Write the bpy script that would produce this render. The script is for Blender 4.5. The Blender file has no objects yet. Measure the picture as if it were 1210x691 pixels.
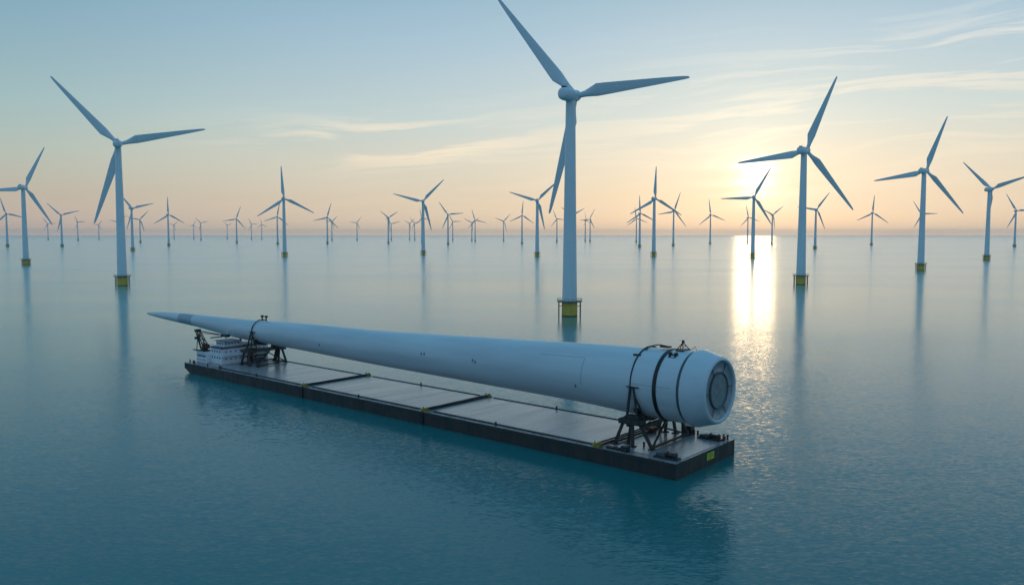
import bpy, bmesh, math, random
from mathutils import Vector, Matrix
R_ = math.radians
PI = math.pi
random.seed(7)
S = bpy.context.scene

# ------------------------------------------------------------------ camera
cam_d = bpy.data.cameras.new("camera"); cam = bpy.data.objects.new("camera", cam_d)
S.collection.objects.link(cam); S.camera = cam
cam_d.sensor_width = 36.0
cam_d.lens = 36.0 * 960.0 / 1210.0
cam_d.clip_start = 0.5; cam_d.clip_end = 200000.0
cam.location = (0, 0, 36.0)
cam.rotation_euler = (R_(90 - 4.08), 0, 0)

# ------------------------------------------------------------------ light
SUN_EL, SUN_AZ = 3.85, 16.6           # azimuth clockwise from +Y
sun_dir = Vector((math.sin(R_(SUN_AZ)) * math.cos(R_(SUN_EL)), math.cos(R_(SUN_AZ)) * math.cos(R_(SUN_EL)), math.sin(R_(SUN_EL))))
sd = bpy.data.lights.new("sun", 'SUN'); so = bpy.data.objects.new("sun", sd)
S.collection.objects.link(so)
sd.energy = 0.022; sd.angle = R_(2.7); sd.color = (1.0, 0.68, 0.36)
so.rotation_euler = (-sun_dir).to_track_quat('-Z', 'Y').to_euler()
so.location = (60, 200, 120)
S.view_settings.view_transform = 'Standard'
S.view_settings.look = 'None'
S.view_settings.gamma = 1.0
S.view_settings.use_curve_mapping = False
S.view_settings.exposure = 0.32
S.cycles.volume_step_rate = 1.0
S.cycles.max_bounces = 8
S.cycles.volume_bounces = 0
S.cycles.sample_clamp_indirect = 6.0
S.cycles.caustics_reflective = False

def lin(r, g, b):
    f = lambda c: (c / 255 / 12.92) if c / 255 <= .04045 else ((c / 255 + .055) / 1.055) ** 2.4
    return (f(r), f(g), f(b), 1.0)

class NT:
    """small helper round a node tree"""
    def __init__(s, tree): s.t = tree; s.n = tree.nodes; s.l = tree.links
    def new(s, kind, **kw):
        n = s.n.new(kind)
        for k, v in kw.items(): setattr(n, k, v)
        return n
    def put(s, sock, v):
        if isinstance(v, bpy.types.NodeSocket): s.l.new(v, sock)
        elif v is not None: sock.default_value = v
    def m(s, op, a, b=None, c=None, clamp=False):
        n = s.new('ShaderNodeMath', operation=op, use_clamp=clamp)
        s.put(n.inputs[0], a); s.put(n.inputs[1], b)
        if c is not None: s.put(n.inputs[2], c)
        return n.outputs[0]
    def vm(s, op, a, b=None, out=0):
        n = s.new('ShaderNodeVectorMath', operation=op)
        s.put(n.inputs[0], a); s.put(n.inputs[1], b)
        return n.outputs[out]
    def mapr(s, v, a, b, c=0.0, d=1.0, smooth=True):
        n = s.new('ShaderNodeMapRange', interpolation_type='SMOOTHSTEP' if smooth else 'LINEAR')
        s.put(n.inputs[0], v)
        for i, x in enumerate((a, b, c, d)): n.inputs[i + 1].default_value = x
        return n.outputs[0]
    def mix(s, f, a, b, blend='MIX'):
        n = s.new('ShaderNodeMix', data_type='RGBA', blend_type=blend)
        s.put(n.inputs[0], f); s.put(n.inputs[6], a); s.put(n.inputs[7], b)
        return n.outputs[2]
    def ramp(s, f, stops):
        n = s.new('ShaderNodeValToRGB'); s.put(n.inputs[0], f)
        e = n.color_ramp.elements
        while len(e) < len(stops): e.new(0.5)
        for i, (p, c) in enumerate(stops): e[i].position = p; e[i].color = c
        return n.outputs[0]
    def noise(s, vec, scale, detail=3.0, rough=0.5, dist=0.0, color=False):
        n = s.new('ShaderNodeTexNoise')
        s.put(n.inputs['Vector'], vec); n.inputs['Scale'].default_value = scale
        n.inputs['Detail'].default_value = detail; n.inputs['Roughness'].default_value = rough
        n.inputs['Distortion'].default_value = dist
        return n.outputs[1 if color else 0]
    def xyz(s, x=0.0, y=0.0, z=0.0):
        n = s.new('ShaderNodeCombineXYZ'); s.put(n.inputs[0], x); s.put(n.inputs[1], y); s.put(n.inputs[2], z)
        return n.outputs[0]
    def sep(s, v):
        n = s.new('ShaderNodeSeparateXYZ'); s.put(n.inputs[0], v); return n.outputs

# ------------------------------------------------------------------ sky
W = bpy.data.worlds.new("World"); S.world = W; W.use_nodes = True
W.node_tree.nodes.clear(); w = NT(W.node_tree)
tc = w.new('ShaderNodeTexCoord')
D = w.vm('NORMALIZE', tc.outputs['Generated'])
dx, dy, dz = w.sep(D)
elev = w.m('MULTIPLY', w.m('ARCSINE', dz), 180 / PI)
elp = w.m('MAXIMUM', elev, 0.0)
rp = w.m('POWER', w.m('DIVIDE', elp, 90.0), 0.5)      # square-root scale: more room near the horizon
P = lambda d: (d / 90.0) ** 0.5
far_side = w.ramp(rp, [(P(0), lin(218, 196, 180)), (P(0.7), lin(188, 170, 157)), (P(2.5), lin(178, 168, 154)), (P(5), lin(166, 176, 166)),
                       (P(8), lin(148, 174, 176)), (P(13), lin(124, 158, 174)), (P(20), lin(98, 146, 172)), (P(35), lin(84, 138, 170)), (1, lin(92, 150, 188))])
near_side = w.ramp(rp, [(P(0), lin(240, 218, 192)), (P(0.7), lin(210, 192, 169)), (P(2.5), lin(205, 192, 171)), (P(5), lin(202, 198, 184)),
                        (P(8), lin(182, 196, 196)), (P(13), lin(156, 182, 198)), (P(20), lin(116, 158, 180)), (P(35), lin(88, 142, 174)), (1, lin(92, 150, 188))])
back_side = w.ramp(rp, [(P(0), lin(138, 150, 172)), (P(5), lin(136, 160, 186)), (P(15), lin(118, 158, 192)), (P(35), lin(98, 152, 188)), (1, lin(92, 150, 188))])
hl = w.m('SQRT', w.m('ADD', w.m('MULTIPLY', dx, dx), w.m('ADD', w.m('MULTIPLY', dy, dy), 1e-6)))
cosaz = w.m('DIVIDE', w.m('ADD', w.m('MULTIPLY', dx, math.sin(R_(SUN_AZ))), w.m('MULTIPLY', dy, math.cos(R_(SUN_AZ)))), hl)
g = w.mix(w.mapr(cosaz, 0.60, 1.0), far_side, near_side)
g = w.mix(w.mapr(cosaz, 0.5, -0.4), g, back_side)
# physical sky underneath, as a share of the whole
nis = w.new('ShaderNodeTexSky', sky_type='NISHITA')
nis.sun_disc = False; nis.sun_elevation = R_(SUN_EL); nis.sun_rotation = R_(SUN_AZ); nis.air_density = 1.0; nis.dust_density = 1.0
nsc = w.mix(1.0, nis.outputs[0], (0.08, 0.08, 0.08, 1), 'MULTIPLY')
g = w.mix(0.07, g, nsc)
# glow round the veiled sun
dt = w.vm('DOT_PRODUCT', D, tuple(sun_dir), out=1)
ang = w.m('MULTIPLY', w.m('ARCCOSINE', w.m('MINIMUM', dt, 1.0)), 180 / PI)
def gauss(wd, pw=2.0): return w.m('EXPONENT', w.m('MULTIPLY', w.m('POWER', w.m('DIVIDE', ang, wd), pw), -1.0))
# cirrus, laid out on the sky sphere
az = w.m('MULTIPLY', w.m('ARCTAN2', dx, dy), 180 / PI)
warp = w.noise(w.xyz(w.m('MULTIPLY', az, 0.06), w.m('MULTIPLY', elev, 0.16), 3.1), 1.0, 2.0)
ce = w.m('ADD', w.m('SUBTRACT', elev, w.m('MULTIPLY', az, 0.05)), w.m('MULTIPLY', warp, 3.2))
c1 = w.noise(w.xyz(w.m('MULTIPLY', az, 0.065), w.m('MULTIPLY', ce, 0.95), 0.0), 1.0, 6.0, 0.60, 0.35)
c2 = w.noise(w.xyz(w.m('MULTIPLY', az, 0.035), w.m('MULTIPLY', elev, 0.11), 7.7), 1.0, 2.0)
wisp = w.mapr(c1, 0.46, 0.60)
def blob(a0, e0, wa, we):      # a bank of cirrus centred on azimuth a0, elevation e0
    qa = w.m('DIVIDE', w.m('SUBTRACT', az, a0), wa); qe = w.m('DIVIDE', w.m('SUBTRACT', elev, e0), we)
    return w.m('EXPONENT', w.m('MULTIPLY', w.m('ADD', w.m('MULTIPLY', qa, qa), w.m('MULTIPLY', qe, qe)), -1.0))
bank = w.m('ADD', blob(19, 7.0, 13, 3.6), w.m('MULTIPLY', blob(-8, 6.2, 9, 1.6), 1.2))
bank = w.m('ADD', bank, w.m('MULTIPLY', blob(33, 11.0, 10, 2.2), 0.8))
bank = w.m('ADD', bank, w.m('MULTIPLY', w.mapr(elev, 5.0, 1.0), w.m('MULTIPLY', w.mapr(az, -22, 5), 0.45)))
cl = w.m('MULTIPLY', wisp, w.m('MULTIPLY', bank, w.mapr(c2, 0.25, 0.6, 0.7, 1.1)), clamp=True)
ccol = w.ramp(w.m('DIVIDE', elp, 20.0), [(0.0, lin(222, 196, 170)), (0.3, lin(232, 216, 190)), (0.7, lin(212, 212, 206))])
g = w.mix(w.m('MULTIPLY', cl, 0.72), g, ccol)
dim = w.mapr(c1, 0.40, 0.72, 0.45, 1.25)              # the cloud veil breaks the glow into streaks
def add(base, f, col):
    return w.mix(1.0, base, w.mix(1.0, w.mix(f, (0, 0, 0, 1), (1, 1, 1, 1)), col, 'MULTIPLY'), 'ADD')
mid = w.m('MULTIPLY', gauss(3.6, 1.5), dim)
g = add(g, w.m('MULTIPLY', gauss(12.0, 1.4), 1.0), (0.11, 0.095, 0.06, 1))
g = add(g, mid, (0.25, 0.22, 0.15, 1))
core = w.new('ShaderNodeMix', data_type='RGBA'); core.clamp_factor = False
bgn = w.new('ShaderNodeBackground'); w.l.new(g, bgn.inputs[0]); bgn.inputs[1].default_value = 1.0
w.n.remove(core)
bg2 = w.new('ShaderNodeBackground'); bg2.inputs[0].default_value = (1.0, 0.80, 0.50, 1)
w.l.new(w.m('MULTIPLY', w.m('MULTIPLY', gauss(1.1, 1.8), w.mapr(c1, 0.36, 0.66, 0.35, 1.15)), 1.6), bg2.inputs[1])
asum = w.new('ShaderNodeAddShader'); w.l.new(bgn.outputs[0], asum.inputs[0]); w.l.new(bg2.outputs[0], asum.inputs[1])
wo = w.new('ShaderNodeOutputWorld'); w.l.new(asum.outputs[0], wo.inputs[0])
W.cycles.sampling_method = 'MANUAL'; W.cycles.sample_map_resolution = 2048

# ------------------------------------------------------------------ scene helpers
C = S.collection
def tag(o, label=None, cat=None, group=None, kind=None):
    if label: o['label'] = label
    if cat: o['category'] = cat
    if group: o['group'] = group
    if kind: o['kind'] = kind
    return o
def empty(name, loc=(0, 0, 0), rz=0.0, **kw):
    o = bpy.data.objects.new(name, None); C.objects.link(o)
    o.location = loc; o.rotation_euler = (0, 0, rz); o.empty_display_size = 1.0
    return tag(o, **kw)
def obj(name, bm, mats, parent=None, smooth=False, loc=None):
    me = bpy.data.meshes.new(name); bmesh.ops.recalc_face_normals(bm, faces=bm.faces); bm.to_mesh(me); bm.free()
    for m_ in (mats if isinstance(mats, (list, tuple)) else [mats]): me.materials.append(m_)
    if smooth:
        for p in me.polygons: p.use_smooth = True
        try: me.set_sharp_from_angle(angle=R_(35))
        except Exception: pass
    o = bpy.data.objects.new(name, me); C.objects.link(o)
    if parent: o.parent = parent
    if loc: o.location = loc
    return o
def BM(): return bmesh.new()
def box(bm, x0, x1, y0, y1, z0, z1, mat=0, bevel=0.0):
    vs = [bm.verts.new(p) for p in ((x0, y0, z0), (x1, y0, z0), (x1, y1, z0), (x0, y1, z0), (x0, y0, z1), (x1, y0, z1), (x1, y1, z1), (x0, y1, z1))]
    fs = [bm.faces.new([vs[i] for i in q]) for q in ((3, 2, 1, 0), (4, 5, 6, 7), (0, 1, 5, 4), (1, 2, 6, 5), (2, 3, 7, 6), (3, 0, 4, 7))]
    for f in fs: f.material_index = mat
    if bevel:
        es = list({e for f in fs for e in f.edges})
        r = bmesh.ops.bevel(bm, geom=es, offset=bevel, segments=2, affect='EDGES')
        for f in r['faces']: f.material_index = mat
    return bm
def tube(bm, pts, r, n=8, cap=True, mat=0):
    pts = [Vector(p) for p in pts]; rs = r if isinstance(r, (list, tuple)) else [r] * len(pts)
    rings = []; prev = None
    for i, p in enumerate(pts):
        d = (pts[min(i + 1, len(pts) - 1)] - pts[max(i - 1, 0)]).normalized()
        if prev is None:
            a = Vector((0, 0, 1)) if abs(d.z) < .9 else Vector((1, 0, 0))
            u = d.cross(a).normalized()
        else: u = (prev - d * prev.dot(d)).normalized()
        prev = u; v = d.cross(u)
        rings.append([bm.verts.new(p + (u * math.cos(2 * PI * k / n) + v * math.sin(2 * PI * k / n)) * rs[i]) for k in range(n)])
    for a, b in zip(rings, rings[1:]):
        for k in range(n):
            f = bm.faces.new((a[k], a[(k + 1) % n], b[(k + 1) % n], b[k])); f.material_index = mat
    if cap:
        bm.faces.new(rings[0][::-1]).material_index = mat; bm.faces.new(rings[-1]).material_index = mat
    return bm
def beam(bm, a, b, wd, ht=None, mat=0):
    """square-section steel member from a to b"""
    a, b = Vector(a), Vector(b); ht = ht or wd
    d = (b - a).normalized(); up = Vector((0, 0, 1)) if abs(d.z) < .95 else Vector((0, 1, 0))
    u = d.cross(up).normalized(); v = u.cross(d)
    q = [bm.verts.new(p + u * sx * wd / 2 + v * sz * ht / 2) for p in (a, b) for sx, sz in ((-1, -1), (1, -1), (1, 1), (-1, 1))]
    for f in ((3, 2, 1, 0), (4, 5, 6, 7), (0, 1, 5, 4), (1, 2, 6, 5), (2, 3, 7, 6), (3, 0, 4, 7)):
        bm.faces.new([q[i] for i in f]).material_index = mat
    return bm
LAST = []
def lathe(bm, prof, n=32, axis='Z', cap0=True, cap1=True, mats=None, center=None):
    """prof: list of (radius, height); center: optional function height -> (cx, cz) offset for axis Y"""
    rings = []
    for r, h in prof:
        ring = []
        for k in range(n):
            a = 2 * PI * k / n
            if axis == 'Z': p = (r * math.cos(a), r * math.sin(a), h)
            else:
                c = center(h) if center else (0, 0)
                p = (c[0] + r * math.cos(a), h, c[1] + r * math.sin(a))
            ring.append(bm.verts.new(p))
        rings.append(ring)
    for i, (a, b) in enumerate(zip(rings, rings[1:])):
        for k in range(n):
            f = bm.faces.new((a[k], a[(k + 1) % n], b[(k + 1) % n], b[k]))
            if mats: f.material_index = mats[i]
    LAST[:] = [v for r_ in rings for v in r_]
    if cap0: bm.faces.new(rings[0][::-1])
    if cap1:
        f = bm.faces.new(rings[-1])
        if mats: f.material_index = mats[-1]
    return bm

# ------------------------------------------------------------------ materials
def mat(name, col, rough=0.5, metal=0.0, var=0.12, scale=0.6, bump=0.0, bscale=8.0, stretch=(1, 1, 1), col2=None, rvar=0.0, ior=1.45, coat=0.0):
    m_ = bpy.data.materials.new(name); m_.use_nodes = True
    t = NT(m_.node_tree); b = t.n['Principled BSDF']
    tcn = t.new('ShaderNodeTexCoord'); mp = t.new('ShaderNodeMapping'); mp.inputs['Scale'].default_value = stretch
    t.l.new(tcn.outputs['Object'], mp.inputs[0]); v = mp.outputs[0]
    n1 = t.noise(v, scale, 6.0, 0.6)
    c = (*col, 1); d = (*(col2 or [x * (1 - var) for x in col]), 1)
    t.l.new(t.mix(t.mapr(n1, 0.35, 0.68), c, d), b.inputs['Base Color'])
    if rvar: t.l.new(t.mapr(t.noise(v, scale * 2.3, 4.0), 0.3, 0.7, rough - rvar, rough + rvar), b.inputs['Roughness'])
    else: b.inputs['Roughness'].default_value = rough
    b.inputs['Metallic'].default_value = metal; b.inputs['IOR'].default_value = ior
    if coat: b.inputs['Coat Weight'].default_value = coat; b.inputs['Coat Roughness'].default_value = 0.15
    if bump:
        bp = t.new('ShaderNodeBump'); bp.inputs['Strength'].default_value = 1.0; bp.inputs['Distance'].default_value = bump
        t.l.new(t.noise(v, bscale, 4.0), bp.inputs['Height']); t.l.new(bp.outputs[0], b.inputs['Normal'])
    return m_
M = {}
M['tower'] = mat('white_tower_paint', (0.74, 0.77, 0.79), 0.38, var=0.07, scale=0.25, stretch=(1, 1, 0.15))
M['rotor'] = mat('white_rotor_gelcoat', (0.70, 0.74, 0.77), 0.35, var=0.06, scale=0.2)
M['yellow'] = mat('yellow_base_paint', (0.88, 0.56, 0.10), 0.5, var=0.18, scale=0.7, stretch=(1, 1, .3), rvar=.1)
M['growth'] = mat('tidal_growth', (0.05, 0.07, 0.03), 0.7, var=0.5, scale=1.5)
M['grey'] = mat('galvanised_steel', (0.16, 0.16, 0.14), 0.5, metal=0.3, var=0.3, scale=2)
M['vent'] = mat('dark_vent', (0.03, 0.03, 0.035), 0.6)
M['cargo'] = mat('blade_gelcoat', (0.61, 0.64, 0.66), 0.34, var=0.13, scale=0.35, stretch=(1, 0.12, 1), rvar=.05)
M['cargo_band'] = mat('grey_blade_band', (0.30, 0.36, 0.42), 0.35, var=0.08, scale=0.3)
M['collar'] = mat('root_collar_paint', (0.60, 0.64, 0.67), 0.32, var=0.08, scale=0.25, rvar=.06)
M['groove'] = mat('root_groove_rubber', (0.08, 0.10, 0.11), 0.5)
M['black'] = mat('black_strap', (0.012, 0.013, 0.014), 0.45, var=0.3, scale=3)
M['recess'] = mat('root_flange_metal', (0.30, 0.35, 0.38), 0.4, metal=0.3, var=0.3, scale=0.9, rvar=.1)
M['hatch'] = mat('root_hatch_plate', (0.22, 0.26, 0.28), 0.45, metal=0.2, var=0.3, scale=1.2)
M['line'] = mat('panel_seam', (0.16, 0.19, 0.22), 0.5)
M['hull'] = mat('dark_hull_paint', (0.022, 0.026, 0.028), 0.55, var=0.5, scale=0.35, stretch=(1, 1, .35), bump=.02, bscale=2.0, rvar=.12, col2=(0.045, 0.035, 0.028))
M['deck'] = mat('worn_steel_deck', (0.42, 0.375, 0.37), 0.26, metal=0.25, scale=0.16, stretch=(0.12, 1.2, 1), bump=.002, bscale=3.0, rvar=.04, col2=(0.36, 0.32, 0.315))
M['margin'] = mat('deck_margin_steel', (0.32, 0.29, 0.29), 0.33, var=0.5, scale=0.5, rvar=.1)
M['rail'] = mat('dark_deck_rail', (0.018, 0.02, 0.022), 0.5, var=0.3, scale=1)
M['steel'] = mat('dark_cradle_steel', (0.028, 0.033, 0.033), 0.45, var=0.5, scale=0.9, col2=(0.05, 0.035, 0.025), rvar=.1)
M['gold'] = mat('yellow_coupling_paint', (0.50, 0.34, 0.05), 0.5, var=0.6, scale=2.5)
M['red'] = mat('red_lashing', (0.30, 0.035, 0.025), 0.5, var=0.5, scale=1.5)
M['rust'] = mat('rust_red_gear', (0.16, 0.045, 0.03), 0.6, var=0.6, scale=2)
M['house'] = mat('white_ship_paint', (0.82, 0.80, 0.82), 0.45, var=0.14, scale=0.7, stretch=(1, 1, .4), rvar=.08)
M['roofdark'] = mat('dark_roof_edge', (0.03, 0.02, 0.025), 0.5)
M['pinkroof'] = mat('weathered_red_roof', (0.45, 0.30, 0.29), 0.6, var=0.4, scale=1)
M['glass'] = mat('dark_window_glass', (0.08, 0.11, 0.14), 0.1, var=0.2)
M['sign'] = mat('yellow_green_placard', (0.62, 0.66, 0.05), 0.5, var=0.12, scale=3)
M['hose'] = mat('blue_grey_tarp', (0.10, 0.14, 0.16), 0.6, var=0.5, scale=1.5)

# ------------------------------------------------------------------ sea
def make_sea():
    m_ = bpy.data.materials.new('sea_water'); m_.use_nodes = True
    t = NT(m_.node_tree); t.n.clear()
    geo = t.new('ShaderNodeNewGeometry'); pos = geo.outputs['Position']
    px, py, pz = t.sep(pos)
    off = t.vm('SUBTRACT', pos, (0.0, 60.0, 0.0))
    dist = t.vm('LENGTH', off, None, out=1)                 # metres from a point on the sea in front of the barge
    # wavelets with crests roughly across the wind
    rot = t.new('ShaderNodeMapping'); rot.inputs['Rotation'].default_value = (0, 0, R_(-9)); rot.inputs['Scale'].default_value = (0.32, 1.0, 1.0)
    t.l.new(pos, rot.inputs[0]); v = rot.outputs[0]
    def slopes(scale, amp, detail, dist_=0.3):              # a random surface tilt at one wave length
        c = t.noise(v, scale, detail, 0.55, dist_, color=True)
        return t.vm('MULTIPLY', t.vm('SUBTRACT', c, (0.5, 0.5, 0.5)), (amp * 0.75, amp, 0.0))
    sl = t.vm('ADD', slopes(3.6, 0.40, 4.0), t.vm('ADD', slopes(1.3, 0.12, 3.0), slopes(0.10, 0.045, 2.0)))
    patch = t.noise(t.xyz(t.m('MULTIPLY', px, 0.0035), t.m('MULTIPLY', py, 0.010), 0.0), 1.0, 3.0, 0.5, 0.6)
    fade = t.m('MULTIPLY', t.m('DIVIDE', 1.0, t.m('ADD', 1.0, t.m('POWER', t.m('DIVIDE', dist, 320.0), 2.0))), t.mapr(patch, 0.3, 0.7, 0.75, 1.3))
    sc = t.new('ShaderNodeVectorMath', operation='SCALE'); t.l.new(sl, sc.inputs[0]); t.l.new(fade, sc.inputs['Scale'])
    nrm = t.vm('NORMALIZE', t.vm('ADD', sc.outputs[0], (0, 0, 1)))
    # a rippled sea: wave facets below one pixel act as roughness; the mean surface sets the reflectance
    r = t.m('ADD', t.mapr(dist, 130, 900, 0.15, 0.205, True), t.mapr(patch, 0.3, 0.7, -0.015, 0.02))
    gl = t.new('ShaderNodeBsdfGlossy', distribution='MULTI_GGX'); t.l.new(r, gl.inputs['Roughness']); t.l.new(nrm, gl.inputs['Normal'])
    gl.inputs['Color'].default_value = (1, 1, 1, 1)
    df = t.new('ShaderNodeBsdfDiffuse')
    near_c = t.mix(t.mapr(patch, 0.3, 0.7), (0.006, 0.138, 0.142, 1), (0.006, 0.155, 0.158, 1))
    t.l.new(t.mix(t.mapr(dist, 50, 480), near_c, (0.01, 0.30, 0.28, 1)), df.inputs['Color'])  # farther water's brighter look is painted into the diffuse colour, growing with distance
    fr = t.new('ShaderNodeFresnel'); fr.inputs['IOR'].default_value = 1.50
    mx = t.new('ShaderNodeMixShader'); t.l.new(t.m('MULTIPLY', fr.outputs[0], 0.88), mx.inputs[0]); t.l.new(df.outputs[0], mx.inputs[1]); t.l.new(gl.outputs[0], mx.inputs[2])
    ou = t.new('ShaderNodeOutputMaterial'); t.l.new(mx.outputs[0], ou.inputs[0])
    bm = BM()
    n = 96; radii = [0.1, 300, 1500, 6000, 15000, 30000]; rings = []
    for rr in radii: rings.append([bm.verts.new((rr * math.cos(2 * PI * k / n), rr * math.sin(2 * PI * k / n), 0)) for k in range(n)])
    bm.faces.new(rings[0])
    for a, c in zip(rings, rings[1:]):
        for k in range(n): bm.faces.new((a[k], a[(k + 1) % n], c[(k + 1) % n], c[k]))
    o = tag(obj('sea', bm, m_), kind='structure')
    if o.data.polygons[0].normal.z < 0: o.data.flip_normals()
make_sea()

# haze
HAZE = 3.2e-5
if HAZE > 0:
    hm = bpy.data.materials.new('sea_haze'); hm.use_nodes = True; t = NT(hm.node_tree); t.n.clear()
    pv = t.new('ShaderNodeVolumePrincipled'); pv.inputs['Color'].default_value = (0.97, 0.97, 0.98, 1)
    pv.inputs['Density'].default_value = HAZE; pv.inputs['Anisotropy'].default_value = 0.5
    ou = t.new('ShaderNodeOutputMaterial'); t.l.new(pv.outputs[0], ou.inputs['Volume'])
    bm = BM(); box(bm, -31000, 31000, -31000, 31000, -5.5, 185)
    hz = tag(obj('haze', bm, hm), kind='stuff')

# ------------------------------------------------------------------ wind turbines
R0 = 54.0
def blade_mesh():
    bm = BM()
    st = [(0.0, 2.6, 1.0), (2.6, 2.6, 1.0), (5.0, 3.3, .80), (8.0, 4.8, .50), (11.0, 5.5, .34), (15.0, 5.2, .28), (22, 4.5, .23), (30, 3.7, .20), (38, 2.95, .18), (46, 2.1, .17), (51, 1.5, .16), (53.4, 1.0, .17), (54.0, .4, .25)]
    n = 18; rings = []
    for z, c, th in st:
        ring = []
        tw = R_(11) * (1 - z / 54.0) + R_(2)
        blend = min(1, max(0, (z - 2.6) / 8.0))
        for k in range(n):
            a = 2 * PI * k / n
            # circle
            x0, y0 = 1.25 * math.cos(a), 1.25 * math.sin(a)
            # aerofoil: leading edge at +X, trailing at -X, pitch axis at 30 % chord
            u = (1 - math.cos(a)) / 2
            x1 = c * (0.30 - u)
            tk = c * th * 1.25 * (0.2969 * math.sqrt(max(u, 0)) - .126 * u - .3516 * u * u + .2843 * u ** 3 - .1015 * u ** 4) * 2 * 0.9
            y1 = tk * (1 if math.sin(a) >= 0 else -0.75)
            x = x0 * (1 - blend) + x1 * blend; y = y0 * (1 - blend) + y1 * blend
            xr = x * math.cos(tw) - y * math.sin(tw); yr = x * math.sin(tw) + y * math.cos(tw)
            ring.append(bm.verts.new((xr, yr + 0.9 * (z / 54.0) ** 2, z)))
        rings.append(ring)
    for a, b in zip(rings, rings[1:]):
        for k in range(n): bm.faces.new((a[k], a[(k + 1) % n], b[(k + 1) % n], b[k]))
    bm.faces.new(rings[0][::-1]); bm.faces.new(rings[-1])
    return bm
def make_turbine():
    root = empty('wind_turbine')
    bm = BM(); z0, z1 = 6.75, 94.0
    prof = []
    for i in range(25):
        q = i / 24; prof.append((3.30 - 1.22 * q ** 0.9, z0 + (z1 - z0) * q))
    lathe(bm, prof, 36); tw = obj('tower', bm, M['tower'], root, True)
    # flange rings and door are sub-parts of the tower
    for q in (0.30, 0.63):
        bm = BM(); r = 3.30 - 1.22 * q ** 0.9; h = z0 + (z1 - z0) * q
        lathe(bm, [(r + .005, h - .16), (r + .05, h - .12), (r + .05, h + .12), (r + .005, h + .16)], 36)
        obj('flange', bm, M['tower'], tw, True)
    bm = BM(); lathe(bm, [(3.42, -4), (3.42, 0.15), (3.45, 0.2), (3.45, 6.3)], 36)
    tp = obj('foundation', bm, M['yellow'], root, True)
    bm = BM(); lathe(bm, [(3.47, -3.5), (3.48, 0.1), (3.455, 0.4)], 36, cap0=False, cap1=False); obj('tidal_band', bm, M['growth'], tp, True)
    # platform and railing
    bm = BM(); lathe(bm, [(3.2, 6.32), (5.55, 6.32), (5.6, 6.36), (5.6, 6.66), (5.55, 6.7), (3.2, 6.7)], 36)
    pf = obj('platform', bm, M['grey'], root, True)
    bm = BM()
    for k in range(18):
        a = 2 * PI * k / 18; tube(bm, [(5.5 * math.cos(a), 5.5 * math.sin(a), 6.7), (5.5 * math.cos(a), 5.5 * math.sin(a), 7.85)], .05, 6)
    for zz in (7.3, 7.85): tube(bm, [(5.5 * math.cos(2 * PI * k / 36), 5.5 * math.sin(2 * PI * k / 36), zz) for k in range(37)], .045, 6, cap=False)
    obj('railing', bm, M['grey'], pf)
    for s in (-1, 1):
        bm = BM()
        for dy_ in (-0.75, 0.75): tube(bm, [(s * 4.75, dy_, 6.35), (s * 4.75, dy_, -2)], .24, 8)
        for k in range(8): tube(bm, [(s * 4.75, -.75, .3 + k * .75), (s * 4.75, .75, .3 + k * .75)], .06, 6)
        tube(bm, [(s * 3.3, 0, 4.4), (s * 4.75, 0, 4.4)], .14, 8)
        obj('boat_landing', bm, M['grey'], root, True)
    # nacelle along +Y (rotor side)
    bm = BM()
    n = 28; rings = []
    for y, r in ((-8.3, .5), (-8.2, 1.5), (-7.8, 2.25), (-7.0, 2.7), (-5.0, 2.9), (-2, 2.9), (0.5, 2.8), (2.2, 2.5), (2.9, 2.2), (3.0, 1.5)):
        ring = []
        for k in range(n):
            a = 2 * PI * k / n; ca, sa = math.cos(a), math.sin(a)
            e = 0.90
            ring.append(bm.verts.new((r * math.copysign(abs(ca) ** e, ca), y, r * 0.98 * math.copysign(abs(sa) ** e, sa))))
        rings.append(ring)
    for a, b in zip(rings, rings[1:]):
        for k in range(n): bm.faces.new((a[k], a[(k + 1) % n], b[(k + 1) % n], b[k]))
    bm.faces.new(rings[0][::-1]); bm.faces.new(rings[-1])
    nc = obj('nacelle', bm, M['rotor'], root, True)
    bm = BM(); box(bm, -.9, .9, -7.2, -5.6, 2.45, 3.15, bevel=.08); obj('vent', bm, M['vent'], nc)
    bm = BM(); tube(bm, [(.5, -4.6, 2.7), (.5, -4.6, 4.4)], .06, 6); tube(bm, [(.1, -4.6, 4.2), (.9, -4.6, 4.2)], .05, 6); obj('mast', bm, M['grey'], nc)
    # hub
    bm = BM(); lathe(bm, [(1.9, -2.0), (2.25, -1.6), (2.45, -.6), (2.45, .6), (2.2, 1.5), (1.7, 2.3), (1.0, 2.85), (.3, 3.05)], 28, axis='Y')
    hb = obj('rotor_hub', bm, M['rotor'], root, True)
    bl = [obj('blade', blade_mesh(), M['rotor'], hb, True)]
    for k in range(2):
        c = bl[0].copy(); C.objects.link(c); bl.append(c)
    return root
def kids(o): return [c for c in bpy.data.objects if c.parent == o]
def copy_tree(o, parent=None):
    c = o.copy(); C.objects.link(c)
    if parent: c.parent = parent
    for ch in kids(o): copy_tree(ch, c)
    return c
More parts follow.
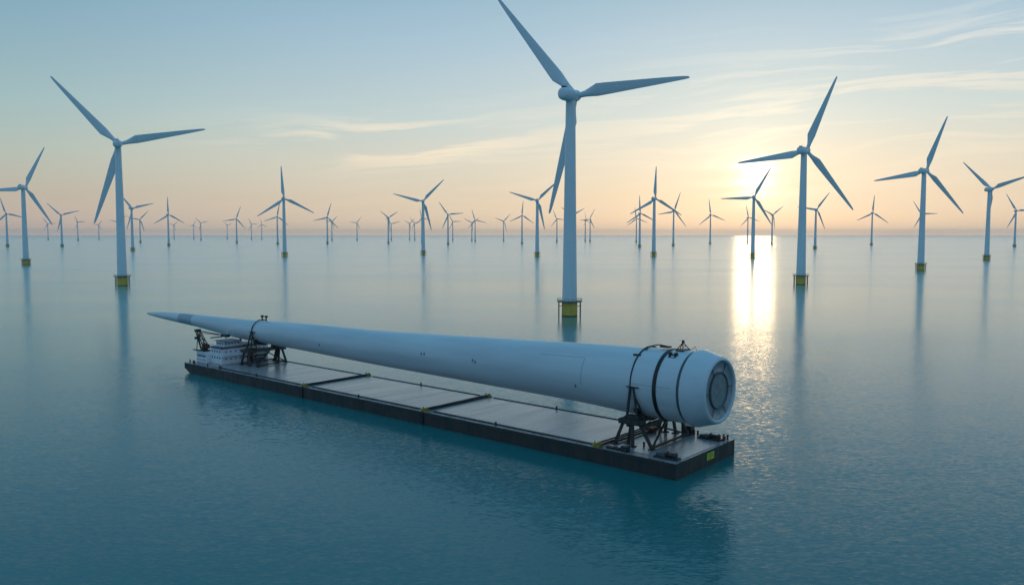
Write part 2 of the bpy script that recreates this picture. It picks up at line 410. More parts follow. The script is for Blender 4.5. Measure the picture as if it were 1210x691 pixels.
def place_turbine(root, x, y, hub, rad, yaw, ph, tilt, label):
    root.location = (x, y, 0)
    tag(root, label, 'wind turbine', 'offshore wind turbines standing in the sea')
    yw, tl = R_(yaw), R_(tilt)
    ax = Vector((math.sin(yw) * math.cos(tl), math.cos(yw) * math.cos(tl), math.sin(tl)))
    k = rad / R0
    j = 0
    for ch in kids(root):
        nm = ch.name.split('.')[0]
        if nm == 'tower': ch.scale = (1, 1, (hub - 2.4) / 94.0)
        elif nm == 'nacelle': ch.location = (0, 0, hub); ch.rotation_euler = (tl * .3, 0, -yw)
        elif nm == 'rotor_hub':
            ch.location = Vector((0, 0, hub)) + ax * 5.0; ch.rotation_euler = (tl, 0, -yw)
            for b in kids(ch):
                b.rotation_euler = (0, R_(ph + 120 * j), 0); b.scale = (min(k, 1.05), min(k, 1.05), k); j += 1
# x, y, hub height, rotor radius, yaw, blade phase, rotor tilt, label
TURBINES = [
    (25.5, 358.5, 96.3, 54, 30, 78, 6, 'largest white wind turbine in the middle, its yellow base just behind the ship-borne blade'),
    (-274.7, 572.1, 98.7, 58.8, 338.4, 77.7, 7.8, 'tall white turbine with yellow base standing above the thin tip of the shipped blade'),
    (-574.2, 960.2, 91.1, 52.9, 357.4, 26.1, -1.0, 'second tallest turbine of the left side, yellow based, next to the left picture edge'),
    (-1464.1, 2361.6, 95.4, 49.7, 325.7, 104.0, 4.6, 'mid-distance turbine cut by the left picture edge, its right blade behind the larger turbine'),
    (-3155.9, 5540.5, 108, 49.1, 319.1, 84.2, 8.7, 'tiny faint turbine at the lower right blade tip of the yellow based turbine far left'),
    (-1299.0, 2349.6, 90.9, 49.0, 338.5, 74.3, 5.4, 'distant turbine standing alone between the two large yellow based turbines on the left'),
    (-2542.2, 4769.9, 108, 49.0, 8.2, 87.5, -3, "faint small turbine between the lone distant turbine and the tall left turbine's lower blade tip"),
    (-3105.9, 6123.3, 108, 46.1, 339.9, 39.1, 12.8, "tiny faint turbine right beneath the tall left turbine's hanging blade tip"),
    (-2237.1, 4652.7, 105.3, 59.0, 337.8, 42.0, 5.1, "distant turbine mostly hidden behind the tall left turbine's tower, only blade ends showing"),
    (-826.0, 1771.9, 92.8, 48.6, 4.5, 77.5, -3, "mid-distance turbine with long right blade immediately right of the tall left turbine's tower"),
    (-1621.3, 3551.9, 99.7, 53.2, 342.4, 42.9, 8.0, "small distant turbine just right of the one beside the tall left turbine's tower"),
    (-1076.9, 2553.3, 97.5, 55.4, 359.1, 119.7, 3.8, 'distant turbine with one blade straight up, left of the three faint ones on the horizon'),
    (-2628.9, 6336.1, 108, 44.9, 4.7, 48.4, 9.9, 'very faint tower just right of the left distant turbine with one blade straight up'),
    (-2447.9, 6263.7, 108, 43.1, 9.5, 18.7, -3, 'faint turbine on the horizon, left one of a close pair over open water'),
    (-1903.1, 4982.7, 105.6, 47.6, 354.1, 76.6, 4.0, 'pale small turbine, right and clearer one of a close pair on the left horizon'),
    (-2256.2, 6454.8, 108, 41.2, 8.7, 71.5, 7.4, 'very faint low turbine left of the distant one with blade leaning up right'),
    (-1121.1, 3316.5, 98.8, 53.8, 340.1, 20.3, 6.1, 'distant turbine with a blade leaning up right and another reaching flat left over open water'),
    (-1838.0, 5746.9, 108, 50.0, 11.6, 89.4, -3, 'faint small turbine, left of the two tiny ones right of the flat-bladed distant turbine'),
    (-1839.5, 5987.2, 108, 44.5, 343.9, 114.9, 11.7, 'tiniest faint turbine just left of the pair of overlapping turbines on the left horizon'),
    (-840.4, 2919.4, 99.3, 50.2, 350.7, 11.1, 5.8, 'distant turbine overlapped by the lower left blade of the nearer Y-shaped turbine'),
    (-367.7, 1315.6, 93.4, 52.3, 352.5, 116.7, 5.2, 'mid-distance turbine above the far cradle, shaped like an upside down Y, with yellow base'),
    (-696.5, 3072.4, 100.2, 56.2, 1.6, 16.9, 4.2, 'distant turbine with blade up right, nearest right of the upside down Y turbine'),
    (-1039.3, 4700.6, 108, 48.7, 1.8, 45.8, 7.4, 'fainter turbine peeping out right behind the one right of the upside down Y turbine'),
    (-950.3, 4995.3, 106.8, 46.3, 353.6, 37.2, 9.5, 'small lone faint turbine between two close groups left of centre'),
    (-486.0, 3201.2, 101.1, 51.6, 30.2, 62.7, 3.5, 'nearer of two overlapped turbines with a V of blades, left of the centre-left turbine'),
    (-740.0, 4995.4, 100, 55, 10, 75, 5, 'farther of two overlapped turbines, with blades spread almost flat behind the V-shaped one'),
    (-673.5, 5355.0, 108, 50.7, 31.3, 51.6, -2.4, 'left one of two very faint turbines between the V-shaped pair and the centre-left turbine'),
    (-619.6, 5183.0, 108, 47.4, 336.6, 80, 6, 'right one of two very faint turbines with crossing blades left of the centre-left turbine'),
    (-396.8, 3583.7, 108, 41.0, 12.5, 107.1, 6, 'distant turbine hidden behind the tower of the centre-left turbine, blade ends at its left'),
    (-156.3, 1434.1, 93.8, 53.4, 354.0, 44.3, 4.4, 'centre-left mid-distance turbine with flat left blade and yellow base, well left of the largest'),
    (-220.9, 2813.5, 103.6, 54.0, 3.9, 84.9, 7.4, 'distant turbine with a long blade to the right, first right of the centre-left turbine'),
    (-334.8, 4601.3, 108, 52.2, 13.8, 88.8, -0.4, 'small turbine directly behind the right side of the first turbine right of the centre-left one'),
    (-188.5, 4166.9, 108, 59.4, 5.0, 103.3, 5.6, 'farther right one of two overlapping turbines midway between the two mid-distance centre turbines'),
    (-221.1, 4485.9, 100.6, 50, 5, 58, 6, 'left one of two overlapping turbines midway between the two mid-distance centre turbines'),
    (-46.6, 4483.0, 108, 58.8, 30.2, 49.4, 9.5, 'small faint turbine with three visible blades, third from the largest turbine going left'),
    (37.1, 3024.2, 105.9, 53.2, 7.7, 5.0, 5.6, 'distant turbine with one blade straight up, next left of the mid-distance one beside the largest'),
    (40.8, 1318.1, 90.3, 48.3, 7.9, 47.1, 5.7, "mid-distance turbine with a blade reaching behind the largest turbine's hanging blade"),
    (210.0, 3811.6, 108, 45.7, 353.0, 97.3, 4.6, 'small distant turbine between the largest tower and the mid-distance turbine left of it'),
    (192.1, 2638.3, 96.1, 52, 37.4, 64.5, 4, 'turbine hidden behind the largest tower, its right blade poking out to the right'),
    (379.0, 4213.9, 108, 48, 68, 110, 5, 'small distant turbine seen almost edge on, first right of the largest tower'),
    (378.7, 3950.6, 108, 55.3, 336.2, 24.7, 11.0, 'faint small turbine with blade up right, second right of the largest tower'),
    (562.8, 3687.5, 107.6, 52.7, 8.6, 111.8, 5.9, 'farther of two overlapping turbines, immediately left of the mid-distance straight-up turbine'),
    (352.1, 2246.1, 93.2, 49.5, 28.3, 118.2, 6.5, 'nearer of two overlapping turbines, blade straight up, left of the mid-distance straight-up turbine'),
    (232.5, 1334.4, 94.0, 52.3, 32.6, 2.4, 4.5, 'mid-distance turbine right of the largest with one blade straight up and two slanting down'),
    (502.3, 2535.0, 107.6, 61.5, 41.1, 21.8, 5.4, 'distant turbine whose hub meets the right blade of the nearer straight-up turbine'),
    (747.0, 3069.7, 109.4, 61.1, 34.7, 112.4, 2.7, 'lone distant turbine halfway between the straight-up turbine and the sun'),
    (1031.0, 3562.9, 109.4, 55.8, 48.6, 109.4, 6.2, 'pale distant turbine just left of the mid-distance turbine standing under the sun'),
    (377.6, 1275.6, 93.7, 51.2, 22.0, 28.6, 5.1, "mid-distance turbine standing in front of the sun's glow at the bright water streak"),
    (949.9, 2975.5, 107.3, 52.7, 52.8, 55.4, 4.5, 'distant turbine with V-shaped blades on the right side of the bright water streak'),
    (208.1, 584.6, 95.4, 53.7, 41.1, 24.0, 6.5, 'large white turbine with yellow base right of the sun, long blade hanging right'),
    (750.7, 2015.5, 97.1, 52.5, 45.8, 39.5, 6.9, 'distant turbine just right of the large turbine beside the sun'),
    (1199.1, 2714.8, 107.3, 60.2, 43.8, 5.3, 4.9, 'lone distant turbine halfway between the two large turbines right of the sun'),
    (409.0, 812.8, 98.7, 55.1, 51.7, 22.5, 7.5, 'second large yellow based turbine right of the sun, one blade up and one flat left'),
    (1369.8, 2724.2, 104.1, 51.9, 6.6, 88.5, -3, 'distant turbine hidden behind the tower of the second large turbine right of the sun'),
    (666.2, 1140.9, 98.4, 58.4, 66.9, 74.7, 10.0, 'large turbine near the right picture edge with a blade running off the picture'),
    (1456.6, 2358.7, 103.7, 56.9, 58.1, 90.9, 8.9, 'smaller distant turbine cut by the right picture edge')
]
proto = make_turbine()
roots = [proto] + [copy_tree(proto) for _ in TURBINES[1:]]
for rt_, row in zip(roots, TURBINES): place_turbine(rt_, *row)
# the nearest rotor: its blades are caught slightly out of even spacing
hub_ = [c for c in kids(proto) if c.name.split('.')[0] == 'rotor_hub'][0]
for b_, (a_, k_) in zip(sorted(kids(hub_), key=lambda o: o.rotation_euler[1]), ((86.6, .95), (197.5, 1.0), (321.3, 1.12))): b_.rotation_euler = (0, R_(a_), 0); b_.scale = (1, 1, k_)

# ------------------------------------------------------------------ barge (local x across, y along, origin at the near corner, z = 0 at the waterline)
BASE = (24.04, 116.89, 0.0); BROT = math.atan2(0.75789, 0.65238)
BL, BW, DZ = 145.3, 19.2, 2.5
def place(name, **kw): return empty(name, BASE, BROT, **kw)
barge = place('barge', label='long flat dark deck barge of coupled sections carrying the huge turbine blade', cat='barge')
cuts = [0.0, 54.2, 92.9, BL]
for i in range(3):
    y0, y1 = cuts[i] + (0.0 if i == 0 else 0.12), cuts[i + 1] - (0.0 if i == 2 else 0.12)
    bm = BM()
    # side profile with a raked end
    prof = [(y0, DZ - .05), (y1, DZ - .05), (y1, -1.2), (y0, -1.2)]
    if i == 0: prof = [(y0, DZ - .05), (y1, DZ - .05), (y1, -1.2), (y0 + 9.0, -1.2), (y0 + 1.2, -.45), (y0, 0.0 - .1)]
    if i == 2: prof = [(y0, DZ - .05), (y1, DZ - .05), (y1, 1.1), (y1 - 4.0, -.5), (y1 - 8, -1.2), (y0, -1.2)]
    a = [bm.verts.new((0, p[0], p[1])) for p in prof]; b = [bm.verts.new((BW, p[0], p[1])) for p in prof]
    bm.faces.new(a); bm.faces.new(b[::-1])
    for k in range(len(prof)): bm.faces.new((a[k], a[(k + 1) % len(prof)], b[(k + 1) % len(prof)], b[k]))
    hs = obj('hull_section', bm, M['hull'], barge)
    bm = BM()                                          # rubbing strake and frame marks
    box(bm, -.14, -.003, y0 + .3, y1 - .3, 1.95, 2.2)
    box(bm, BW + .003, BW + .14, y0 + .3, y1 - .3, 1.95, 2.2)
    yy = y0 + 3.0
    while yy < y1 - 2:
        box(bm, -.03, -.003, yy, yy + .1, .05, 1.94); yy += 7.8
    obj('rubbing_strake', bm, M['hull'], hs)
    bm = BM(); box(bm, 0.0, BW, y0, y1, DZ - .047, DZ - .004); obj('deck_margin', bm, M['margin'], hs)
# end strake
# deck panels
for y0, y1 in ((0.5, 13.6), (15.4, 53.2), (55.2, 91.9), (93.9, 131.0), (132, 144.8)):
    bm = BM(); box(bm, 1.75, 17.9, y0, y1, DZ, DZ + .05, bevel=.02); obj('deck_panel', bm, M['deck'], barge)
for y0, y1 in ((15.8, 52.4), (56.4, 91.0), (95.2, 130.5)):
    for x0, x1 in ((1.1, 1.55), (18.1, 18.55)):
        bm = BM(); box(bm, x0, x1, y0, y1, DZ, DZ + .16, bevel=.03); obj('deck_rail', bm, M['rail'], barge)
# joints: seam, pairs of lashings, couplings
def coupling(x, y):
    bm = BM()
    for dx_ in (-.35, .35): box(bm, x + dx_ - .16, x + dx_ + .16, y - .75, y + .75, DZ, DZ + .34, bevel=.04)
    tube(bm, [(x - .75, y, DZ + .42), (x + .75, y, DZ + .42)], .16, 10)
    for dy_ in (-.5, .5): tube(bm, [(x, y + dy_, DZ + .05), (x, y + dy_, DZ + .75)], .12, 8)
    return obj('coupling', bm, M['gold'], barge)
for y, red in ((14.5, True), (54.2, False), (92.9, False)):
    for k, dy_ in enumerate((-.45, .45)):
        bm = BM(); pts = [(0.9 + q * (16.9) / 8, y + dy_ * (1 - .25 * math.sin(PI * q / 8)), DZ + .30 + .02 * math.sin(q * 2.1)) for q in range(9)]
        tube(bm, pts, .13, 8); obj('lashing', bm, M['red'] if (red and k == 0) else M['rail'], barge, True)
    bm = BM(); box(bm, 1.0, 17.6, y - .22, y + .22, DZ, DZ + .12); obj('joint_cover', bm, M['rust'] if red else M['rail'], barge)
    coupling(.75, y); coupling(18.4, y)
    if not red:
        bm = BM(); box(bm, -.22, -.005, y - .38, y + .38, -.4, 2.3, bevel=.04)
        obj('joint_fender', bm, M['black'], barge)
# bollards and small posts
def bollard(x, y, h=.75, m='rail'):
    bm = BM()
    for d in (0, .7) if h > .7 else (0,):
        lathe(bm, [(.2, DZ), (.17, DZ + .06), (.15, DZ + h - .12), (.22, DZ + h - .1), (.22, DZ + h)], 12)
        if d: bmesh.ops.translate(bm, verts=LAST, vec=(0, d, 0))
    bmesh.ops.translate(bm, verts=bm.verts[:], vec=(x, y, .0)); return obj('bollard', bm, M[m], barge, True)
for x, y, m_ in ((17.6, 5.8, 'rust'), (16.9, .8, 'rust'), (17.5, .9, 'rail'), (18.1, .7, 'rust'), (5.6, 8.9, 'rail'), (.6, 36, 'rail'), (.6, 74, 'rail'), (.6, 112, 'rail'), (.6, 141, 'rust'), (18.1, 36, 'rail'), (18.1, 74, 'rail'), (.6, 128, 'rust'), (.6, 134.5, 'rail'), (1.2, 144.6, 'rail'), (4.5, 144.6, 'rail'), (9, 144.6, 'rail')):
    bollard(x, y, .8 if m_ == 'rust' else .65, m_)
# yellow placard on the near end, with its rows of marks
bm = BM(); box(bm, 9.6, 11.9, -.06, -.004, .95, 2.05); pl_ = obj('placard', bm, M['sign'], barge)
bm = BM()
for (x0, x1, zc) in ((9.85, 11.3, 1.86), (9.85, 11.65, 1.62), (10.1, 11.65, 1.38), (9.85, 11.0, 1.14)):
    xx = x0
    while xx < x1:
        ww = random.uniform(.08, .22); box(bm, xx, min(xx + ww, x1), -.066, -.061, zc - .055, zc + .055); xx += ww + .05
obj('placard_marks', bm, M['vent'], pl_)

# deckhouse on the far end of the barge
house = None
bm = BM(); box(bm, 4.0, 17.6, 133.6, 139.2, DZ + .05, 6.7, bevel=.12); house = obj('deckhouse', bm, M['house'], barge)
bm = BM(); box(bm, 3.0, 15.0, 139.2 + .01, 144.6, DZ + .05, 5.1, bevel=.1); obj('forecastle', bm, M['house'], barge)
def sub(name, m_, *bx, bevel=0.0, parent=None):
    bm = BM()
    for q in bx: box(bm, *q, bevel=bevel)
    return obj(name, bm, M[m_], parent or house)
sub('roof_edge', 'roofdark', (3.7, 17.9, 133.3, 139.4, 6.7, 6.92), bevel=.04)
sub('bridge', 'house', (5.0, 9.4, 134.0, 138.0, 6.93, 8.35), bevel=.08)
sub('bridge_roof', 'pinkroof', (4.7, 9.7, 133.6, 138.3, 8.36, 8.55), bevel=.03)
sub('bridge_window', 'glass', *[(5.25 + i * .85, 5.85 + i * .85, 133.955, 133.99, 7.6, 8.05) for i in range(5)], *[(4.955, 4.99, 134.4 + i * .9, 135.0 + i * .9, 7.6, 8.05) for i in range(4)])
for zc in (3.75, 5.55):                                  # rows of windows and portholes on the wall facing the cargo deck
    for i in range(9):
        x0 = 5.0 + i * 1.38
        sub('window', 'glass', (x0, x0 + .4, 133.55, 133.59, zc, zc + (.42 if zc > 4 else .3)))
for zc in (4.0, 5.6):
    for i in range(4):
        y0 = 134.2 + i * 1.25
        sub('window', 'glass', (3.95, 3.99, y0, y0 + .5, zc, zc + .5))
sub('door', 'rust', (12.2, 13.0, 133.54, 133.585, 2.6, 4.5))
sub('deck_ledge', 'house', (3.6, 17.8, 132.9, 133.59, 4.72, 4.84))
bm = BM()
for (x0, x1, zz) in ((3.65, 17.8, 4.84),):
    for i in range(15): tube(bm, [(x0 + i * (x1 - x0) / 14, 132.95, zz), (x0 + i * (x1 - x0) / 14, 132.95, zz + .85)], .03, 5)
    tube(bm, [(x0, 132.95, zz + .85), (x1, 132.95, zz + .85)], .035, 5); tube(bm, [(x0, 132.95, zz + .45), (x1, 132.95, zz + .45)], .03, 5)
obj('handrail', bm, M['house'], house)
bm = BM()
for i in range(12): tube(bm, [(3.9, 133.5 + i * .5, 6.92), (3.9, 133.5 + i * .5, 7.7)], .03, 5)
for i in range(26): tube(bm, [(3.9 + i * .54, 133.5, 6.92), (3.9 + i * .54, 133.5, 7.7)], .03, 5)
for zz in (7.3, 7.7): tube(bm, [(3.9, 139, zz), (3.9, 133.5, zz), (17.7, 133.5, zz)], .035, 5)
obj('handrail', bm, M['house'], house)
bm = BM()
tube(bm, [(7.2, 136, 8.5), (7.2, 136, 12.2)], .09, 8); tube(bm, [(6.4, 136, 11.0), (8.0, 136, 11.0)], .06, 6); tube(bm, [(6.2, 135.0, 8.5), (6.2, 135.0, 11.0)], .04, 6); tube(bm, [(8.3, 135.6, 8.5), (8.3, 135.6, 11.4)], .04, 6)
obj('mast', bm, M['house'], house)
sub('roof_unit', 'house', (11.0, 13.6, 135, 137.6, 6.93, 7.5), bevel=.06)
sub('window_strip', 'glass', (2.955, 2.99, 139.8, 144.0, 4.05, 4.5))
for i in range(6): sub('window', 'glass', (2.955, 2.99, 139.9 + i * .8, 140.2 + i * .8, 3.1, 3.4))
sub('roof_edge', 'house', (2.8, 15.2, 139.42, 144.8, 5.1, 5.24), bevel=.03)

for (q, m_) in (((14.2, 15.3, 134.2, 135.6, 6.93, 7.7), 'hose'), ((15.8, 16.8, 135.4, 137.2, 6.93, 7.4), 'rust'), ((9.8, 10.6, 134.2, 135.0, 6.93, 8.0), 'house')):
    sub('roof_unit', m_, q, bevel=.08)
bm = BM(); tube(bm, [(12.2, 138.2, 6.93), (12.2, 138.2, 8.6)], .28, 12); obj('exhaust_pipe', bm, M['rail'], house, True)
# lattice crane on the forecastle roof
crane = place('deck_crane', label='small dark lattice crane on the low white roof at the far end of the barge', cat='crane')
bm = BM(); box(bm, 3.4, 5.6, 141.6, 144.2, 5.245, 5.6, bevel=.05); lathe(bm, [(.9, 5.6), (.9, 6.1), (.7, 6.2)], 16)
bmesh.ops.translate(bm, verts=LAST, vec=(4.4, 142.9, 0))
obj('base', bm, M['steel'], crane)
bm = BM(); box(bm, 3.7, 5.2, 141.5, 142.8, 6.0, 7.1, bevel=.08); obj('cab', bm, M['rust'], crane)
def lattice(name, foot, top, wf, wt, n, parent, r=.11):
    bm = BM(); foot, top = Vector(foot), Vector(top); dirs = (Vector((1, 0, 0)), Vector((0, 1, 0)))
    lv = []
    for i in range(n + 1):
        q = i / n; c = foot.lerp(top, q); h = (wf * (1 - q) + wt * q) / 2
        lv.append([c + dirs[0] * sx * h + dirs[1] * sy * h for sx, sy in ((-1, -1), (1, -1), (1, 1), (-1, 1))])
    for i in range(n):
        for k in range(4):
            tube(bm, [lv[i][k], lv[i + 1][k]], r, 5)
            a, b = (lv[i][k], lv[i + 1][(k + 1) % 4]) if i % 2 else (lv[i][(k + 1) % 4], lv[i + 1][k])
            tube(bm, [a, b], r * .7, 5); tube(bm, [lv[i + 1][k], lv[i + 1][(k + 1) % 4]], r * .7, 5)
    return obj(name, bm, M['steel'], parent)
lattice('mast', (4.4, 142.6, 6.1), (4.0, 145.3, 10.4), 1.7, .9, 4, crane)
bm = BM(); beam(bm, (4.0, 143.9, 5.4), (4.0, 145.6, 10.2), .2); beam(bm, (3.6, 145.5, 5.2), (4.0, 145.4, 9.9), .16); obj('back_stay', bm, M['steel'], crane)
bm = BM(); box(bm, 3.3, 4.7, 144.9, 146.0, 10.2, 10.9, bevel=.06); tube(bm, [(3.2, 145.5, 8.6), (4.6, 145.5, 8.6)], .35, 8); obj('head_sheave', bm, M['steel'], crane)
bm = BM(); beam(bm, (4.0, 145.2, 10.5), (5.0, 133.8, 10.1), .24); beam(bm, (4.3, 144.8, 9.9), (5.0, 136.5, 9.95), .12); obj('jib', bm, M['steel'], crane)
bm = BM(); box(bm, 4.4, 5.7, 132.0, 134.8, 9.75, 10.45, bevel=.12); tube(bm, [(5, 134.8, 9.7), (4.2, 139.2, 9.1)], .16, 8); tube(bm, [(5.0, 133.2, 9.2), (5.0, 133.2, 9.8)], .06, 6); obj('jib_block', bm, M['steel'], crane)
bm = BM(); box(bm, 3.2, 4.0, 144.3, 147.0, 5.3, 5.5, bevel=.03); obj('platform', bm, M['steel'], crane)

# ------------------------------------------------------------------ the shipped blade
SL = math.atan(0.0195)
Ux, Uy = -0.75789, 0.65238; Vx, Vy = 0.65238, 0.75789
A0 = (30.58, 124.48, 0.0)
AROT = BROT + 0.0 - SL * 1.0     # the axis drifts towards +x (local) with y: clockwise seen from above
blade = empty('turbine_blade', A0, AROT, label='enormous pale grey turbine blade lying along the barge with its round root towards the viewer', cat='turbine blade')
ZC = [(-3, 12.15), (12, 11.95), (22, 12.0), (42, 11.7), (81, 11.1), (109, 11.05), (139, 10.78), (162, 11.22), (180, 11.35), (195.2, 11.3)]
RR = [(2.6, 5.72), (5.8, 5.74), (12, 5.58), (22, 5.2), (42, 4.7), (81, 3.8), (109, 3.3), (139, 2.62), (150, 2.22), (162, 1.75), (172, 1.47), (180, 1.20), (187, .88), (191, .60), (194, .40), (195.2, .18)]
def interp(tab, x):
    if x <= tab[0][0]: return tab[0][1]
    for i, ((a, va), (b, vb)) in enumerate(zip(tab, tab[1:])):
        if x <= b:
            # monotone-ish cubic (finite-difference tangents)
            m0 = (tab[i + 1][1] - tab[i - 1][1]) / (tab[i + 1][0] - tab[i - 1][0]) if i > 0 else (vb - va) / (b - a)
            m1 = (tab[i + 2][1] - tab[i][1]) / (tab[i + 2][0] - tab[i][0]) if i + 2 < len(tab) else (vb - va) / (b - a)
            t_ = (x - a) / (b - a); h = b - a
            return (2 * t_ ** 3 - 3 * t_ ** 2 + 1) * va + (t_ ** 3 - 2 * t_ ** 2 + t_) * h * m0 + (-2 * t_ ** 3 + 3 * t_ ** 2) * vb + (t_ ** 3 - t_ ** 2) * h * m1
    return tab[-1][1]
cz = lambda y: (0.0, interp(ZC, y)); rr = lambda y: interp(RR, y)
ys = [2.6, 3.4, 4.5] + [6 + i * 3.0 for i in range(50)] + [156.1, 156.2, 159, 161, 163.5, 163.6, 166, 169, 172, 175, 178, 181, 184, 187, 189, 191, 192.5, 194, 194.8, 195.2]
ys = sorted(set(y for y in ys if y <= 195.2))
bm = BM(); lathe(bm, [(rr(y), y) for y in ys], 64, axis='Y', center=cz, mats=[1 if 163.0 < (a + b) / 2 < 172.6 else 0 for a, b in zip(ys, ys[1:])] + [0])
obj('shell', bm, [M['cargo'], M['cargo_band']], blade, True)
# root: groove, collar, flange recess and hatch
bm = BM(); lathe(bm, [(5.62, 1.95), (5.62, 2.7)], 64, axis='Y', center=cz, cap0=False, cap1=False); obj('root_groove', bm, M['groove'], blade, True)
prof = [(5.5, 2.12), (5.80, 2.08), (5.98, 1.95), (6.04, 1.75), (6.05, 1.55), (6.04, 1.3), (6.01, 1.12), (5.96, .95), (5.72, .15), (5.45, -.75), (5.22, -1.55), (5.15, -1.78), (5.02, -1.93), (4.90, -1.98), (4.74, -2.0), (4.60, -1.92), (4.52, -1.72), (4.46, -1.1)]
bm = BM(); lathe(bm, prof, 72, axis='Y', center=cz, cap0=False, cap1=False); col_ = obj('root_collar', bm, M['collar'], blade, True)
bm = BM(); lathe(bm, [(4.47, -1.62), (4.3, -1.5), (2.95, -1.45), (2.85, -1.5)], 64, axis='Y', center=cz, cap0=False, cap1=False)
fl = obj('root_flange', bm, M['recess'], blade, True)
bm = BM(); lathe(bm, [(2.9, -1.42), (2.9, -1.72), (2.78, -1.8), (2.6, -1.72), (2.55, -1.55)], 64, axis='Y', center=cz, cap0=False, cap1=False); obj('hatch_rim', bm, M['groove'], fl, True)
bm = BM(); lathe(bm, [(2.58, -1.45), (2.58, -1.62), (0.05, -1.66)], 64, axis='Y', center=cz); obj('root_hatch', bm, M['hatch'], blade, True)
c0 = cz(-1)[1]
for k in range(6):
    bm = BM(); a = 2 * PI * (k + .04) / 6; ca, sa = math.cos(a), math.sin(a)
    beam(bm, (2.75 * ca, -1.6, c0 + 2.75 * sa), (4.4 * ca, -1.62, c0 + 4.4 * sa), .09, .09)
    obj('bracket', bm, M['groove'], fl)
# black band and thin seams
def ring_band(y0, y1, lift, a0=0.0, a1=2 * PI, n=72):
    bm = BM(); st = []
    for i in range(n + 1):
        a = a0 + (a1 - a0) * i / n; q = []
        for (y, l) in ((y0, .0), (y0, lift), (y1, lift), (y1, .0)):
            r = rr(y) + (l if l else -.02); q.append(bm.verts.new((r * math.cos(a), y, cz(y)[1] + r * math.sin(a))))
        st.append(q)
    for a, b in zip(st, st[1:]):
        for k in range(3): bm.faces.new((a[k], a[k + 1], b[k + 1], b[k]))
    return bm
obj('root_band', ring_band(6.1, 6.75, .10), M['black'], blade, True)
for y0, a0, a1 in ((20.9, 2.45, 3.35),): obj('panel_seam', ring_band(y0, y0 + .07, .012, a0, a1, 24), M['line'], blade)
def seam_y(a, y0, y1, wd=.05):
    bm = BM(); n = 20; st = []
    for i in range(n + 1):
        y = y0 + (y1 - y0) * i / n; r = rr(y) + .012
        st.append([bm.verts.new((r * math.cos(a + s * wd / r), y, cz(y)[1] + r * math.sin(a + s * wd / r))) for s in (-.5, .5)])
    for p, q in zip(st, st[1:]): bm.faces.new((p[0], p[1], q[1], q[0]))
    return bm
obj('panel_seam', seam_y(2.45, 21, 31), M['line'], blade)
obj('panel_seam', seam_y(3.05, 3.6, 10.8), M['line'], blade)
for y, a in ((22.2, 3.42), (47, 3.0), (61, 2.98), (61.9, 2.98), (46.3, 3.05), (98, 3.3)):
    bm = BM(); r = rr(y) - .05
    box(bm, -.02, .12, -.16, .16, -.28, .28, bevel=.03)
    bmesh.ops.rotate(bm, verts=bm.verts, cent=(0, 0, 0), matrix=Matrix.Rotation(-a, 3, 'Y'))
    bmesh.ops.translate(bm, verts=bm.verts, vec=(r * math.cos(a), y, cz(y)[1] + r * math.sin(a)))
    obj('shell_fitting', bm, M['line'], blade)

# lifting gear on top of the root
def on_blade(name, **kw): return empty(name, A0, AROT, **kw)
lg = on_blade('lifting_clamp', label='small dark lifting clamp with thin tripod frame on top of the blade root', cat='lifting clamp')
zt = cz(4.5)[1] + 5.72
bm = BM()
box(bm, -1.2, 1.2, 4.0, 5.4, zt - .08, zt + .14, bevel=.04)
box(bm, -3.0, -2.2, 4.3, 4.55, zt - 1.15, zt - .1, bevel=.03); box(bm, -3.0, -2.2, 5.3, 5.55, zt - 1.15, zt - .1, bevel=.03)
box(bm, -3.1, -2.1, 4.3, 5.55, zt - .95, zt - .8); box(bm, -2.6, -2.2, 4.2, 5.6, zt - .55, zt - .4)
obj('clamp', bm, M['steel'], lg)
bm = BM()
for x, y in ((-1.0, 4.2), (1.0, 4.2), (0, 5.3), (-1, 5.3)): tube(bm, [(x, y, zt + .1), (0, 4.7, zt + 1.25)], .07, 6)
tube(bm, [(-.5, 4.5, zt + .6), (.5, 4.5, zt + .6)], .05, 6); lathe(bm, [(.22, zt + 1.2), (.25, zt + 1.3), (.2, zt + 1.6)], 10)
bmesh.ops.translate(bm, verts=LAST, vec=(0, 4.7, 0))
tube(bm, [(1.2, 3.9, zt), (1.5, 3.4, zt + .5), (1.3, 3.0, zt - .1)], .05, 6)
obj('frame', bm, M['steel'], lg)

